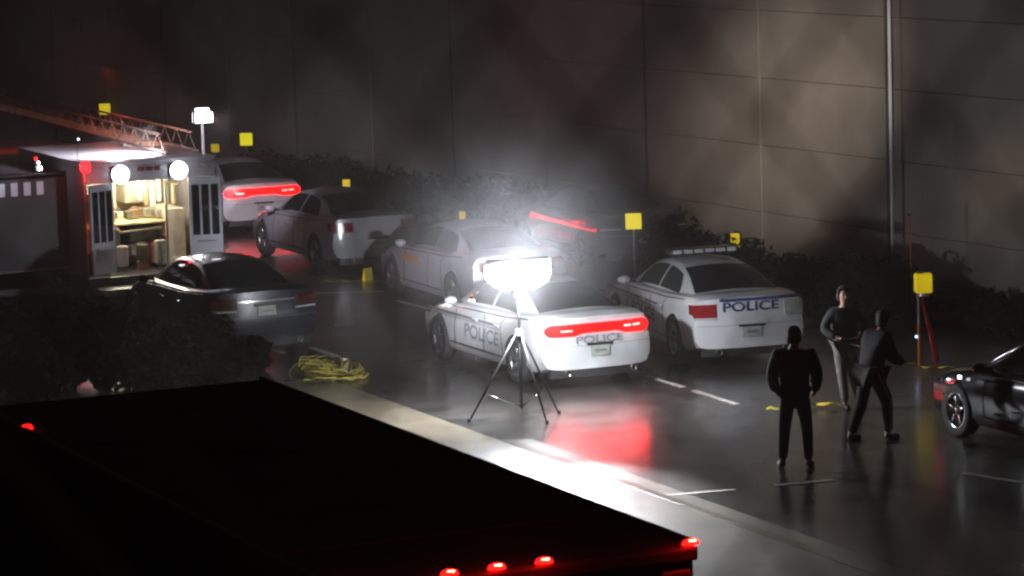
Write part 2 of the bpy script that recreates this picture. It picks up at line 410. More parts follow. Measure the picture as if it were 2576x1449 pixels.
        for sg in (1, -1):
            a, b = (.56, .9) if tail == 'rect' else (.5, .9)
            y0, y1 = (a, b) if sg > 0 else (-b, -a)
            z0 = .80 if tail == 'rect' else .82
            lp = rear_patch(y0, y1, lambda y: z0, lambda y: 1.02 - .02 * abs(y), x=-.016, thick=.05, n=10).build('tail_light', M['plate'] if (tail == 'rect' and sg < 0) else (lens or M['redlens']), t)
            rear_patch(y0 + .01, y1 - .01, lambda y: z0 - .035, lambda y: z0 - .012, x=-.018, thick=.03, n=8, m=1).build('reverse_light', M['barlit'], t)
            MB().box((0, 0, 0), (.22, .012, .16)).warp(lambda p: end_round(p + Vector((.14, sg * .905, .92)))).build('side_tail_light', lens or M['redlens'], t)
    if plate:
        pl = MB().box((0, 0, 0), (.015, .31, .16)).warp(lambda p: end_round(p + Vector((-.012, 0, plate_z)))).build('licence_plate', M['plate'], t, bevel=.004)
        MB().box((0, 0, 0), (.02, .42, .035)).warp(lambda p: end_round(p + Vector((-.01, 0, plate_z + .1)))).build('plate_recess', M['trim'], t)
        MB().box((0, 0, 0), (.003, .2, .035)).warp(lambda p: end_round(p + Vector((-.022, 0, plate_z)))).build('plate_marking', M['greylet'], pl)
    def rear_text(txt, size, w, zc, m_, x=-.009, bold=0):
        vs, fs = text_geo(txt, size, w, bold)
        MB().add([end_round(Vector((x, -v.x, zc + v.y))) for v in vs], fs).build('lettering', m_, t)
    def side_text(txt, size, w, xc, zc, m_, bold=0):
        vs, fs = text_geo(txt, size, w, bold)
        MB().add([Vector((xc - v.x, float(np.interp(xc - v.x, XS, WID)) + .004 - .012 * max(0, (zc + v.y - .62)) / .1, zc + v.y)) for v in vs], fs).build('lettering', m_, t)
    if police:
        if tail == 'track':
            rear_text('POLICE', .155, .78, .75, M['greylet'], bold=.003)
            side_text('POLICE', .3, 1.35, 2.35, .60, M['greylet'], bold=.005)
        else:
            rear_text('POLICE', .2, .92, .945, M['blue'], bold=.004)
            rear_patch(-.88, .5, lambda y: 1.035, lambda y: 1.085, x=-.005, thick=.01, m=1).build('blue_band', M['blue'], t)
            side_text('POLICE', .26, 1.2, 2.6, .62, M['blue'], bold=.005)
        st = MB()
        for zz, hh in ((.80, .035), (.755, .012)):
            P = [[Vector((x, float(np.interp(x, XS, WID)) * .985 + .003 - .11 * max(0, zz + j * hh - .8), zz + j * hh)) for j in (0, 1)] for x in np.linspace(1.6, 4.55, 20)]
            st.grid(P)
        st.build('side_stripe', M['blue'] if tail != 'track' else M['greylet'], t)
    if stripe:
        P = [[Vector((x, float(np.interp(x, XS, WID)) * .985 + .008 - .05 * j, .745 + j * .13)) for j in (0, 1)] for x in np.linspace(.3, 3.75, 20)]
        MB().grid(P).build('side_stripe', stripe, t)
    if bar:
        lb = MB().box((2.35, 0, 1.575), (.3, 1.16, .1)).build('light_bar', M['trim'], t, bevel=.03)
        for k in range(6): MB().box((2.25 - .03, -.46 + k * .185, 1.59), (.12, .15, .065)).build('lens', M['barlit'], lb, bevel=.012)
        for y in (.45, -.45): MB().box((2.35, y, 1.515), (.12, .06, .06)).build('bar_foot', M['trim'], lb)
        MB().box((2.33, 0, 1.632), (.1, .95, .012)).build('top_trim', M['chrome'], lb)
    return t
def place(local, px, py, head):
    """ground origin of a car whose local point (x, y, z) is seen at px, py"""
    w = at(px, py, local[2]); a = R(head); f = Vector((math.sin(a), math.cos(a), 0)); l = Vector((-math.cos(a), math.sin(a), 0))
    q = w - f * local[0] - l * local[1]; return Vector((q.x, q.y, 0))

P_MID = Vector((1.301, 49.33, 0))
car('police_car', 'white police car with lit red tail light bar, right behind the tripod work light', 'police car', P_MID, -23.7, M['white'], 'track', police=True, lit=True)
car('police_car', 'white police car with blue trunk band, unlit square tail light and roof light bar', 'police car', (3.711, 50.92, 0), -15.6, M['white'], 'rect', police=True, bar=True, side=M['tint'], plate_z=.56)
car('police_car', 'white car with a lit full-width red tail light bar beside the open fire truck', 'police car', (-5.317, 71.5, 0), -21.6, M['white'], 'track', lit=True)
pc = place((WB0, .93, .36), 1138, 738, -22.5)
cc = car('police_car', 'pale silver police car with an orange side decal of reflected glow, seen left of the work light', 'police car', pc, -22.5, M['silver'], 'track', side=M['tint'])
P = [[Vector((x, float(np.interp(x, XS, WID)) + .006 - .03 * j, .74 + j * (.05 + .05 * math.sin((x - 2.8) * 3)))) for j in (0, 1)] for x in np.linspace(2.5, 3.5, 10)]
MB().grid(P).build('orange_glow_emblem', M['gold'], cc)  # orange swoosh painted for the glow reflected off the side lettering
pe = place((.05, .8, .9), 852, 577, -24)
car('parked_car', 'grey car with a dull red tail light, half hidden left of the silver police car', 'car', pe, -24, M['slate'], 'wide')
pg = place((0, 0, .8), 672, 778, -24)
g_ = car('parked_car', 'dark navy sedan with pale licence plate and chrome trunk strip before the open truck', 'car', pg, -24, M['navy'], 'wide', plate_z=.78, side=M['tint'], lens=M['dimlens'])
rear_patch(-.72, .72, lambda y: .93, lambda y: .955, x=-.012, thick=.02, m=1).build('chrome_strip', M['chrome'], g_)
ps = place((2.05, .93, .8), 1412, 556, -21)
car('parked_car', 'dark grey car with long red side stripe in the haze behind the work light', 'car', ps, -21, M['grey'], 'wide', stripe=mat('red_stripe_glow', (.85, .02, .03), .35, emis=(1, .02, .04), es=1.3), lens=M['trim'])  # stripe given its own red glow to look bright
pb = place((WB0 + 3.05, .93, .36), 2405, 1032, -24)
bk_ = car('parked_car', 'glossy black car cut off by the edge of the photo beside the standing people', 'car', pb, -24, M['black'], 'wide', rimm=M['chrome'], handles=False)

MB().tube([cabP(x, .97) + Vector((0, .012, .008)) for x in np.linspace(3.02, 3.62, 8)], .016, 6).build('pillar_trim', M['chrome'], bk_, True)
MB().box((3.95, .965, .84), (.07, .03, .05)).build('fender_glint', M['paintedglint'], bk_, bevel=.01)  # glowing speck painted for a bright glint on the fender
# ------------------------------------------------------------------ ground, pavement, kerb, markings
GB = 190
MB().grid([[Vector((x, y, 0)) for y in (-8, 60, 120, GB)] for x in (-80, 0, 80)]).build('ground', M['asphalt']); tag(bpy.data.objects['ground'], kind='structure')
HD = R(-24.3); fd = Vector((math.sin(HD), math.cos(HD), 0)); rd = Vector((math.cos(HD), -math.sin(HD), 0))
k0 = at(1475, 1172, .03)
def strip(off0, off1, z0, z1, name, m, a=-40, b=60, bev=0):
    c = k0 + fd * ((a + b) / 2) + rd * ((off0 + off1) / 2); c.z = (z0 + z1) / 2
    return tag(MB().box((0, 0, 0), (b - a, off1 - off0, z1 - z0)).build(name, m, loc=c, rz=R(90) - HD, bevel=bev), kind='structure')
strip(-6.0, -.16, -.3, .024, 'pavement', M['pave'], b=9)
strip(-.155, 0, -.3, .029, 'kerb', concrete_mat('kerb_concrete', (.17, .145, .11), (.28, .24, .185), .3, .6), b=2.4, bev=.006)
strip(.004, .30, .0, .006, 'gutter', M['pave'], b=2.4)
def marking(p0, p1, w=.1, z=.004, name='road_marking'):
    a, b = at(*p0), at(*p1); d = b - a; L = d.length; c = (a + b) / 2
    tag(MB().box((0, 0, 0), (L, w, .003)).build(name, M['line'], loc=(c.x, c.y, z + .002), rz=math.atan2(d.y, d.x)), kind='structure')
for q in (((1625, 946), (1720, 975)), ((1745, 983), (1855, 1018)), ((668, 877), (714, 888)), ((1000, 757), (1115, 787)), ((1950, 1222), (2095, 1208)), ((1660, 1248), (1850, 1232)), ((745, 740), (965, 733)), ((2420, 1190), (2576, 1215))):
    marking(*q)
# short raised kerb end with white face by the cable heap
a, b = at(783, 888), at(868, 917); d = b - a
tag(MB().box((0, 0, .05), (d.length, .13, .1)).build('wheel_stop', concrete_mat('white_kerb', (.4, .4, .42), (.6, .58, .56), .5, .3), loc=(a + b) / 2, rz=math.atan2(d.y, d.x), bevel=.025), 'short white concrete wheel stop just above the yellow cable heap', 'wheel stop')

# ------------------------------------------------------------------ concrete wall
wa = at(2576, 790); wb = at(1200, 545)
wd = (wb - wa); wd.z = 0; wd.normalize(); wn = Vector((-wd.y, wd.x, 0))
if wn.y > 0: wn = -wn
p2235 = at(2240, 730); s0 = (p2235 - wa).dot(wd)
BAY = 4.3
def onwall(px, py):
    d = ray(px, py); o = Vector((0, 0, H)); tt = (wa - o).dot(wn) / d.dot(wn); return o + d * tt
zz_ = [onwall(2086, y).z for y in (30, 211, 380)]; DZ = (zz_[0] - zz_[2]) / 2; ZS = zz_[1]
print('wall seams', zz_)
wall = thing('concrete_wall', 'tall concrete panel wall with vertical joints closing off the parking lot', 'wall', wa, math.atan2(wd.y, wd.x))
sgn = 1 if (Matrix.Rotation(wall.rotation_euler.z, 3, 'Z') @ Vector((0, 1, 0))).dot(wn) > 0 else -1   # local y towards the camera
for k in range(-3, 19):
    x0 = s0 + k * BAY
    mb = MB(); zt = [0]
    for j, (z0, z1) in enumerate([(-.3, ZS - 2 * DZ)] + [(ZS + DZ * i, ZS + DZ * (i + 1)) for i in range(-2, 4)]):
        mb.box((x0 + BAY / 2, -sgn * .1, (z0 + z1) / 2), (BAY - .03, .2, z1 - z0 - .008))
    mb.build('panel', M['wallc'], wall, bevel=.01)
    MB().box((x0, -sgn * .115, 4.1), (.075, .26, 8.9)).build('post', M['wallc'] if k % 2 else M['postdark'], wall)
back = MB().box((s0 + BAY * 8, -sgn * .3, 4), (BAY * 23, .18, 8.2)).build('backing', M['wallc'], wall)
po = at(2247, 746)
pt = thing('metal_pole', 'slim pale metal pole standing straight up in front of the concrete wall', 'pole', po)
MB().tube([(0, 0, 0), (0, 0, 5.5)], .03, 12).build('shaft', mat('pale_pole', (.62, .62, .7), .55), pt, True)
MB().box((0, 0, .02), (.22, .22, .04)).build('base_plate', M['metal'], pt)

# ------------------------------------------------------------------ hedge and shrub
def leaves(mb, c, rad, n, size=.06):
    for _ in range(n):
        d = Vector((random.gauss(0, 1), random.gauss(0, 1), random.gauss(0, 1))).normalized() * random.random() ** .4
        p = Vector(c) + Vector((d.x * rad[0], d.y * rad[1], d.z * rad[2]))
        if p.z < .02: continue
        a = Vector((random.gauss(0, 1), random.gauss(0, 1), random.gauss(0, .6))).normalized(); b = a.cross(Vector((random.gauss(0, 1), random.gauss(0, 1), random.gauss(0, 1)))).normalized()
        s = size * random.uniform(.6, 1.4)
        mb.add([p - a * s, p + b * s * .45, p + a * s, p - b * s * .45], [(0, 1, 2, 3)])
hedge = thing('hedge', 'dark ragged hedge running along the foot of the concrete wall', 'hedge', wa)
mb = MB(); st = MB(); u = -4.0
while u < 30:
    p = wd * u + wn * random.uniform(.9, 1.7)
    hh = float(np.interp(u, [-4, 0, 5, 10, 16, 30], [.45, .5, .62, 1.0, 1.1, .9])) * random.uniform(.75, 1.15)
    leaves(mb, p + Vector((0, 0, hh * .5)), (.5, .5, hh * .55), 260, .075)
    u += .3
mb.build('foliage', M['leaf'], hedge)
def shrub(label, loc, r, h, n, cat='shrub'):
    t = thing('shrub', label, cat, loc); mb = MB(); s = MB()
    for k in range(9):
        a = random.uniform(0, 6.28); q = Vector((math.cos(a) * r * random.uniform(.1, .7), math.sin(a) * r * random.uniform(.1, .7), h * random.uniform(.15, .85)))
        leaves(mb, q, (r * .45, r * .45, h * .3), n // 9, .07); MB().tube([(q.x * .1, q.y * .1, 0), (q.x * .5, q.y * .5, q.z * .5), q], [.03, .018, .007], 5).build('stem', M['bark'], t)
    mb.build('foliage', M['leaf'], t); return t
shrub('dark bushy shrub behind the standing people, left of the metal pole', at(2150, 800), 1.0, 1.25, 3200)
shrub('dark shrub at the foot of the pale metal pole', at(2245, 775), .7, .8, 2000)

for lab, px, py, r_, h_ in (('dark shrub behind the roof of the near box truck, at the very left', 40, 985, 1.1, 1.35), ('dark shrub in front of the step of the open fire truck', 260, 985, 1.25, 1.3), ('dark low shrub added to cover ground glints between the two leftmost shrubs', 130, 1000, .9, .75), ('dark low shrub in front of the navy sedan rear wheel', 430, 960, .95, 1.0), ('dark low shrub between the yellow cable heap and the navy sedan', 600, 935, .8, .55)):  # the low gap shrub is added to cover glints on the wet ground
    shrub(lab, at(px, py), r_, h_, 5200)
# ------------------------------------------------------------------ yellow signs
def sign(label, px, py, size, base_y, rz=0, post='yellow', w=1.0, second=False):
    g = at(px, base_y); z = atD(px, py, g.y).z
    t = thing('parking_sign', label, 'sign', g, 0, 'yellow square signs on posts')
    MB().tube([(0, 0, 0), (0, 0, z + size * .3)], .02, 8).build('post', M['metal'], t, True)
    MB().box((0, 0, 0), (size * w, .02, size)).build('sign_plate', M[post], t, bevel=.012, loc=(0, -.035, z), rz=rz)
    if second: MB().box((0, 0, 0), (size * .6, .02, size * .7)).build('lower_plate', M['yellowdim'], t, bevel=.01, loc=(0, -.035, z - size * 1.35))
    return t
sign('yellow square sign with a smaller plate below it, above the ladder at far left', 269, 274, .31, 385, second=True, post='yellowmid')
sign('brightest yellow square sign, above the roof of the white car with lit tail bar', 624, 350, .31, 462, post='yellowglow')
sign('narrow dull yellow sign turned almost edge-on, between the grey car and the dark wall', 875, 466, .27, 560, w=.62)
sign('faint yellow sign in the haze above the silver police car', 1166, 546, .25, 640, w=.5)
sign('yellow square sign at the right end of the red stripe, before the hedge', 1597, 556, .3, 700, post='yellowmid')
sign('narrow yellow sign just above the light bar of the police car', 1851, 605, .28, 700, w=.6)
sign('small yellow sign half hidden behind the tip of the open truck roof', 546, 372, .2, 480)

# survey tripod with yellow box
g = at(2325, 912); zt = atD(2320, 712, g.y).z
t = thing('tripod_stand', 'red-legged tripod with a yellow box on top, in front of the wall at right', 'tripod', g)
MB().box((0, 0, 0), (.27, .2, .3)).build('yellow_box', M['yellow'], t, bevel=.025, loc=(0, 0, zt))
MB().box((0, 0, 0), (.1, .06, .05)).build('carry_handle', M['trim'], t, loc=(-.04, 0, zt + .175), bevel=.01)
MB().lathe([(.001, 0), (.09, 0), (.09, .05), (.001, .05)], 16, 'z', (0, 0, zt - .2)).build('tripod_head', M['metal'], t)
for k, (x, y) in enumerate(((-.1, -.25), (.16, -.12), (.24, .25))):
    lg = MB().tube([(x * .15 - .07, y * .15, zt - .19), (x, y, .02)], [.022, .016], 8).build('leg', [M['metal'], M['redpaint'], M['redpaint']][k], t, True)
    MB().tube([(x * .55 - .04, y * .55, zt * .5), (x * 1.02, y * 1.02, 0)], [.03, .026], 8).build('lower_leg', [M['orange'] if 'orange' in M else M['amber'], M['redpaint'], M['redpaint']][k], lg, True)
MB().box((0, 0, 0), (.035, .03, .035)).build('leg_glint', M['blueglint'], t, loc=(-.14, -.2, .44))  # glowing speck painted for a blue-white glint on the leg
# slim red pole with reflector
g = at(2296, 800); zp = atD(2292, 545, g.y).z
t = thing('marker_pole', 'thin reddish pole with a small bright tip against the lit wall at right', 'pole', g)
MB().tube([(0, 0, 0), (-.03, 0, zp)], .012, 6).build('shaft', M['redpaint'], t)
MB().lathe([(.001, 0), (.035, .02), (.035, .05), (.001, .07)], 10, 'z', (-.03, 0, zp)).build('tip', M['chrome'], t)

# yellow marker on the ground, tapes, cable heap
g = at(926, 706)
t = thing('evidence_marker', 'small yellow tent-shaped marker on the ground left of the silver police car', 'evidence marker', g, R(28))
for s_ in (1, -1):
    MB().box((0, 0, 0), (.17, .008, .25)).warp(lambda p: Matrix.Rotation(R(17 * s_), 3, 'X') @ p + Vector((0, -s_ * .036 * -1, .12))).build('face', M['yellow'] if s_ > 0 else M['yellowdim'], t)  # one face glows, the other is a duller copy for the shaded side
def tape(pts, label, w=.07, sag=0):
    pts = [at(*p) if len(p) == 2 else at(*p) for p in pts]; P = []
    n = 14
    for i in range(n + 1):
        u = i / n * (len(pts) - 1); k = min(int(u), len(pts) - 2); q = pts[k].lerp(pts[k + 1], u - k)
        q = q + Vector((0, .03 * math.sin(i * 2.1), .02 + .015 * math.sin(i * 1.7) - sag * math.sin(math.pi * i / n)))
        a = .6 * math.sin(i * 1.3); P.append([q + Vector((0, -w / 2 * math.cos(a), -w / 2 * math.sin(a) * .5 + w * .4)), q + Vector((0, w / 2 * math.cos(a), w / 2 * math.sin(a) * .5 + w * .4))])
    return tag(MB().solid(P, (0, 0, .003)).build('barrier_tape', M['yellowdim']), label, 'tape', 'lengths of yellow barrier tape')
tape([(812, 714), (880, 712), (985, 716)], 'yellow tape on the ground below the small yellow marker', .06)
tape([(1500, 580, .6), (1552, 582, .55), (1600, 571, .62)], 'thin yellow tape hanging from the sign at the end of the red stripe', .035)
tape([(1928, 1040), (1985, 1034), (2045, 1026), (2118, 1027)], 'bright yellow tape lying across the ground between the two nearest people', .1)
tape([(2265, 910), (2330, 930), (2400, 928)], 'slack dim yellow tape between the red-legged tripod and the black car', .04)
cb = MB(); c0 = at(822, 945)
for k in range(12):
    a0 = random.uniform(0, 6.28); rx = random.uniform(.12, .6); ry = random.uniform(.3, .95); ox, oy = random.uniform(-.14, .14), random.uniform(-.35, .35); L = []
    for i in range(26):
        a = a0 + i / 25 * random.uniform(5.6, 6.2); L.append((ox + rx * math.cos(a), oy + ry * math.sin(a), .03 + .018 * k * random.uniform(.6, 1) + .03 * math.sin(3 * a)))
    cb.tube(L, .013, 6)
cb.tube([(.2, -.5, .03), (.42, -.62, .05), (.6, -.5, .03), (.66, -.2, .04), (.5, .0, .03), (.38, -.25, .05), (.55, -.45, .04)], .022, 6)
cb.tube([(-.3, -.5, .03), (-.45, -.55, .03), (-.62, -.5, .02)], .02, 6)
tag(cb.build('cable_heap', M['cable'], loc=c0, smooth=True), 'tangled heap of yellow cable on the ground near the tripod light', 'cable')

# ------------------------------------------------------------------ tripod work light
g = at(1313, 1050); D = g.y
zl = atD(1302, 686, D).z
t = thing('work_light', 'glaring white floodlight on a tripod', 'work light', g)
P_WL = g.copy(); ZL_ = zl
t['label'] = 'glaring white floodlight on a black tripod at the rear corner of the police car'
def L2(px, py, z=0.0): return at(px, py, z) - g
zc = atD(1300, 838, D).z
MB().tube([(0, 0, .1), (0, 0, zc)], .022, 10).build('centre_column', M['darkmetal'], t, True)
MB().tube([(0, 0, zc), (0, 0, zl - .2)], .018, 10).build('mast', M['metal'], t, True)
MB().lathe([(.001, -.03), (.05, -.03), (.05, .04), (.03, .06), (.001, .06)], 14, 'z', (0, 0, zc)).build('collar', M['plate'], t)
for (px, py) in ((1180, 1062), (1376, 1066), (1406, 1041)):
    f_ = L2(px, py); top = Vector((f_.x * .05, f_.y * .05, zc))
    lg = MB().tube([top, top.lerp(f_, .5), f_], [.02, .017, .014], 8).build('leg', M['darkmetal'], t, True)
    MB().lathe([(.001, 0), (.024, 0), (.024, .05), (.001, .06)], 10, 'z', f_).build('rubber_foot', M['tyre'], lg)
    m_ = top.lerp(f_, .68); MB().tube([m_, (0, 0, .16)], .011, 6).build('brace', M['chrome'], t, True)
MB().lathe([(.001, .0), (.03, .0), (.03, .05), (.001, .05)], 10, 'z', (0, 0, .08)).build('slider', M['metal'], t)
hd = thing('x', None, None); bpy.data.objects.remove(hd)
# broad bowl-shaped glowing head, sized to include its glare: flat top, rounded underside
P = []
W_, H_ = .47, .40
prof = [(-W_, .13), (W_ * .98, .2)]
def bowl(u, v):
    a = math.pi * (1 - u); x = W_ * math.cos(a); topz = .14 + .04 * (x / W_); botz = -.24 * math.sqrt(max(0, 1 - abs(x / W_) ** 2.4)) + .0
    return x, botz + (topz - botz) * v
for i in range(21):
    P.append([Vector((bowl(i / 20, j / 6)[0], -.07 - .04 * math.sin(math.pi * i / 20) * math.sin(math.pi * j / 6), bowl(i / 20, j / 6)[1])) for j in range(7)])
MB().solid(P, (0, .16, 0)).build('lamp_head', M['hotwhite'], t, True, loc=(0, 0, zl))
MB().box((0, 0, 0), (.9, .14, .03)).build('lamp_hood', M['darkmetal'], t, bevel=.01, loc=(0, .0, zl + .185)).rotation_euler.y = R(-2.5)
MB().box((0, 0, 0), (.12, .06, .12)).build('yoke', M['metal'], t, bevel=.01, loc=(0, .06, zl - .3))
sp = bpy.data.lights.new('floodlight_beam', 'SPOT'); sp.energy = 9000; sp.spot_size = R(23); sp.spot_blend = .8; sp.color = (.92, .95, 1); sp.shadow_soft_size = .15
so = bpy.data.objects.new('floodlight_beam', sp); COL.objects.link(so); so.location = g + Vector((.1, -.25, zl - .12))
tgt = at(1610, 1218, .1); so.rotation_euler = (tgt - so.location).to_track_quat('-Z', 'Y').to_euler()

# ------------------------------------------------------------------ open fire truck (rear towards us)
HT = -24.0
def box_truck(name, label, cat, loc): return thing(name, label, cat, loc, R(90 - HT))
rc = at(392, 782); ft = box_truck('fire_truck', 'fire truck with open rear doors, lit interior and blazing floodlights', 'fire truck', rc)
Wt, Zt = 1.25, 2.72
def B(c, d, name, m, par=ft, bev=.015): return MB().box(c, d).build(name, m, par, bevel=bev)
B((2.1, 0, Zt), (4.2, 2 * Wt, .09), 'roof', M['boxwhite'])
for y in (Wt - .03, -Wt + .03): B((2.1, y, 1.68), (4.2, .06, 1.98), 'side_panel', M['boxwhite'])
B((2.6, 0, 1.6), (.06, 2 * Wt - .12, 2.0), 'bulkhead', M['inter'])
B((2.1, 0, .6), (4.2, 2 * Wt, .16), 'floor_deck', M['boxdark'])
B((.03, 0, 2.53), (.06, 2 * Wt - .13, .3), 'header_panel', M['boxwhite'])
for y in (1.0, -1.0): B((.03, y, 1.45), (.06, .37, 1.5), 'rear_pillar', M['boxwhite'])
B((-.18, 0, .45), (.4, 2.3, .12), 'step_bumper', M['metal'])
# open doors, hinged at the pillars and swung back
for sg, ang in ((1, 28), (-1, -14)):
    dr = MB().box((0, 0, 0), (.05, .60, 1.62)).build('door', mat('door_panel', (.62, .62, .68), .3, coat=.4), ft, bevel=.02)
    dr.location = (-.15, sg * (.98), 1.58); dr.rotation_euler.z = R(ang)
    for k in (-1, 0, 1): MB().box((0, 0, 0), (.07, .135, .92)).build('pane', M['glass'], dr, bevel=.01, loc=(0, k * .175, .22))
    MB().box((0, 0, 0), (.08, .35, .03)).build('door_rail', M['chrome'], dr, loc=(-.03, 0, -.35))
# interior
B((2.2, .45, 2.0), (.7, .75, .6), 'cabinet', M['inter']); B((2.2, -.45, 2.05), (.7, .7, .5), 'cabinet', M['inter'])
B((1.7, .2, 1.52), (1.6, 1.5, .05), 'bench', M['wood']); B((1.9, .55, 1.1), (1.2, .7, .8), 'locker', M['interd']); B((1.9, -.3, 1.05), (1.2, .6, .7), 'locker', M['interd'])
B((1.6, -.72, 1.2), (1.6, .35, 1.1), 'locker', M['inter'])
for k in range(16):
    MB().box((0, 0, 0), (random.uniform(.12, .25), random.uniform(.08, .2), random.uniform(.08, .26))).build('kit_item', random.choice([M['kit'], M['kit'], M['inter'], M['interd'], M['plate']]), ft, bevel=.012, loc=(random.uniform(1.1, 1.8), .85 - k * .105, 1.545 + random.uniform(.08, .14)))
MB().tube([(.12, -.32, .7), (.12, -.32, 2.35)], .025, 8).build('grab_pole', M['wood'], ft, True)
MB().tube([(.1, .75, 1.62), (.1, .6, 1.5), (.1, .55, 1.46), (.1, -.2, 1.5)], .02, 8).build('grab_rail', M['wood'], ft, True)
MB().tube([(.1, -.35, 2.3), (.4, -.7, 2.26), (.8, -.75, 2.2)], .02, 8).build('ceiling_rail', M['wood'], ft, True)
B((1.3, 0, 2.64), (1.6, .5, .05), 'ceiling_light', M['warm'])
for k in range(14):
    B((random.uniform(.5, 1.2), random.uniform(-.78, .8), random.choice([.69, .95, 1.0])), (random.uniform(.15, .3), random.uniform(.12, .3), random.uniform(.15, .5)), 'kit_item', random.choice([M['kit'], M['interd'], M['plate'], M['boxwhite'], M['redlens']]), bev=.03)
for k in range(6): B((1.0, -.75 + k * .13, 2.02 + .04 * (k % 3)), (.12, .09, random.uniform(.3, .5)), 'hanging_coat', random.choice([M['inter'], M['plate'], M['wood'], M['kit']]), bev=.035)
# scene lights on the header
for py_, px_ in ((431, 311), (425, 441)):
    w = at(px_, py_, 2.5); w = None
for y in (.60, -.50):
    s_ = B((-.1, y, 2.54), (.12, .3, .28), 'scene_light', M['darkmetal'], bev=.05); MB().lathe([(.001, -.03), (.11, -.02), (.165, .0), (.001, .01)], 20, 'x').build('lens', M['flood'], s_, True, loc=(-.165, y, 2.54))
for y, m_ in ((.18, M['redlens']), (.02, M['redlens']), (-.14, M['redlens']), (-1.0, M['metal'])): B((-.05, y, 2.6), (.06, .13, .08), 'marker_light', m_, bev=.02)
# mast light on the roof corner
MB().tube([(.25, -1.12, Zt), (.25, -1.12, Zt + .62)], .025, 8).build('light_mast', mat('mast_white_glow', (.8, .75, .85), .3, emis=(1, .85, 1), es=.35), ft, True)  # the pole itself is given a faint glow
ml = B((.22, -1.12, Zt + .72), (.14, .34, .2), 'mast_light', M['darkmetal']); MB().box((0, 0, 0), (.02, .33, .19)).build('lens', M['mast'], ml, bevel=.02, loc=(.14, -1.12, Zt + .72))
MB().box((0, 0, 0), (.02, .33, .19)).build('lens', M['mast'], ml, bevel=.02, loc=(.30, -1.12, Zt + .72))
B((.22, -1.12, Zt + .86), (.12, .24, .05), 'mast_cap', M['mast'])
MB().tube([(.5, 1.18, Zt), (.5, 1.18, Zt + .42)], .008, 5).build('antenna', M['chrome'], ft); 
MB().lathe([(.001, 0), (.03, .02), (.001, .05)], 8, 'z', (.5, 1.15, Zt + .42)).build('antenna_tip', M['paintedglint'], ft)  # glowing tip painted for a glint on the antenna
B((.0, 1.2, Zt - .02), (.16, .16, .2), 'beacon', M['redbeacon'], bev=.05)
for y, z in ((1.12, 1.62), (1.05, 1.25)): B((-.03, y, z), (.05, .08, .06), 'tail_light', M['orangebeacon'])
B((-.03, -1.08, 1.32), (.05, .12, .1), 'tail_light', M['orangebeacon'])
for y in (1.13, -1.13): B((-.02, y, .95), (.05, .16, .4), 'tail_lamp_cluster', M['redlens'])
for x in (1.2, 8.6):
    for y in (1.05, -1.05):
        ty = MB().lathe([(.28, -.14), (.45, -.15), (.5, -.1), (.5, .1), (.45, .15), (.28, .14)], 28).build('tyre', M['tyre'], ft, True, loc=(x, y, .5))
        MB().lathe([(.28, .12 * (1 if y > 0 else -1)), (.2, .05 * (1 if y > 0 else -1)), (.001, .1 * (1 if y > 0 else -1))], 20).build('rim', M['rim'], ty, True)
B((6.4, 0, 1.3), (4.4, 2.4, 1.5), 'pump_body', M['redpaint'], bev=.05)
B((9.4, 0, 1.45), (1.9, 2.4, 1.9), 'cab', M['redpaint'], bev=.15)
# aerial ladder lying over the roof and reaching forward
ld = MB(); y0, y1 = -1.12, -.52; z0, z1 = Zt + .1, Zt + .42
A = lambda x, y, z: (x, y, z)
for y in (y0, y1):
    ld.tube([(.5, y, z0), (14.5, y, z0)], .03, 6); ld.tube([(.9, y, z1), (14.5, y, z1)], .022, 6)
    for k in range(20): x = .7 + k * .7; ld.tube([(x, y, z0), (x + .35, y, z1), (x + .7, y, z0)], .012, 5)
for k in range(44): ld.tube([(.6 + k * .32, y0, z0), (.6 + k * .32, y1, z0)], .012, 5)
ld.warp(lambda p: Vector((p.x, p.y, p.z + .009 * p.x - .02)))
ld.build('aerial_ladder', M['ladder'], ft)
B((3.0, -.82, Zt + .07), (.3, .8, .08), 'ladder_cradle', M['metal'])

# neighbouring dark truck, rear towards us
r2 = at(70, 790)
tk = box_truck('box_truck', 'dark box truck with a row of pale windows at the far left edge', 'truck', r2)
B((2.2, 0, 1.62), (4.4, 2.5, 1.72), 'body', M['boxdark'], tk, .04)
B((2.2, 0, 2.52), (4.42, 2.52, .05), 'roof', M['boxdark'], tk, .02)
for k in range(7): B((-.01, 1.1 - k * .24, 2.28), (.03, .13, .24), 'window', M['winlit'], tk)
B((-.02, .1, .79), (.05, 2.3, .035), 'trim_strip', M['metal'], tk); B((-.02, -1.12, 1.0), (.04, .035, .42), 'trim_strip', M['metal'], tk)
B((-.15, 0, .45), (.35, 2.3, .14), 'rear_bumper', M['boxdark'], tk)
for y in (1.0, -1.05): B((-.03, y, .6), (.05, .18, .1), 'tail_light', M['redlens'], tk)
for x in (1.1,):
    for y in (1.05, -1.05):
        ty = MB().lathe([(.28, -.14), (.45, -.15), (.5, -.1), (.5, .1), (.45, .15), (.28, .14)], 28).build('tyre', M['tyre'], tk, True, loc=(x, y, .5))
        MB().lathe([(.28, .12), (.2, .05), (.001, .1)], 20).build('rim', M['rim'], ty, True)
B((5.4, 0, 1.3), (1.8, 2.3, 1.5), 'cab', M['boxdark'], tk, .15)
def on_rear(px, py): 
    """local (y, z) on the truck tail for a pixel"""
    n = Vector((math.sin(R(HT)), math.cos(R(HT)), 0)); d = ray(px, py); o = Vector((0, 0, H)); tt = (r2 - o).dot(n) / d.dot(n); p = o + d * tt
    l = Vector((-math.cos(R(HT)), math.sin(R(HT)), 0)); return (p - r2).dot(l), p.z
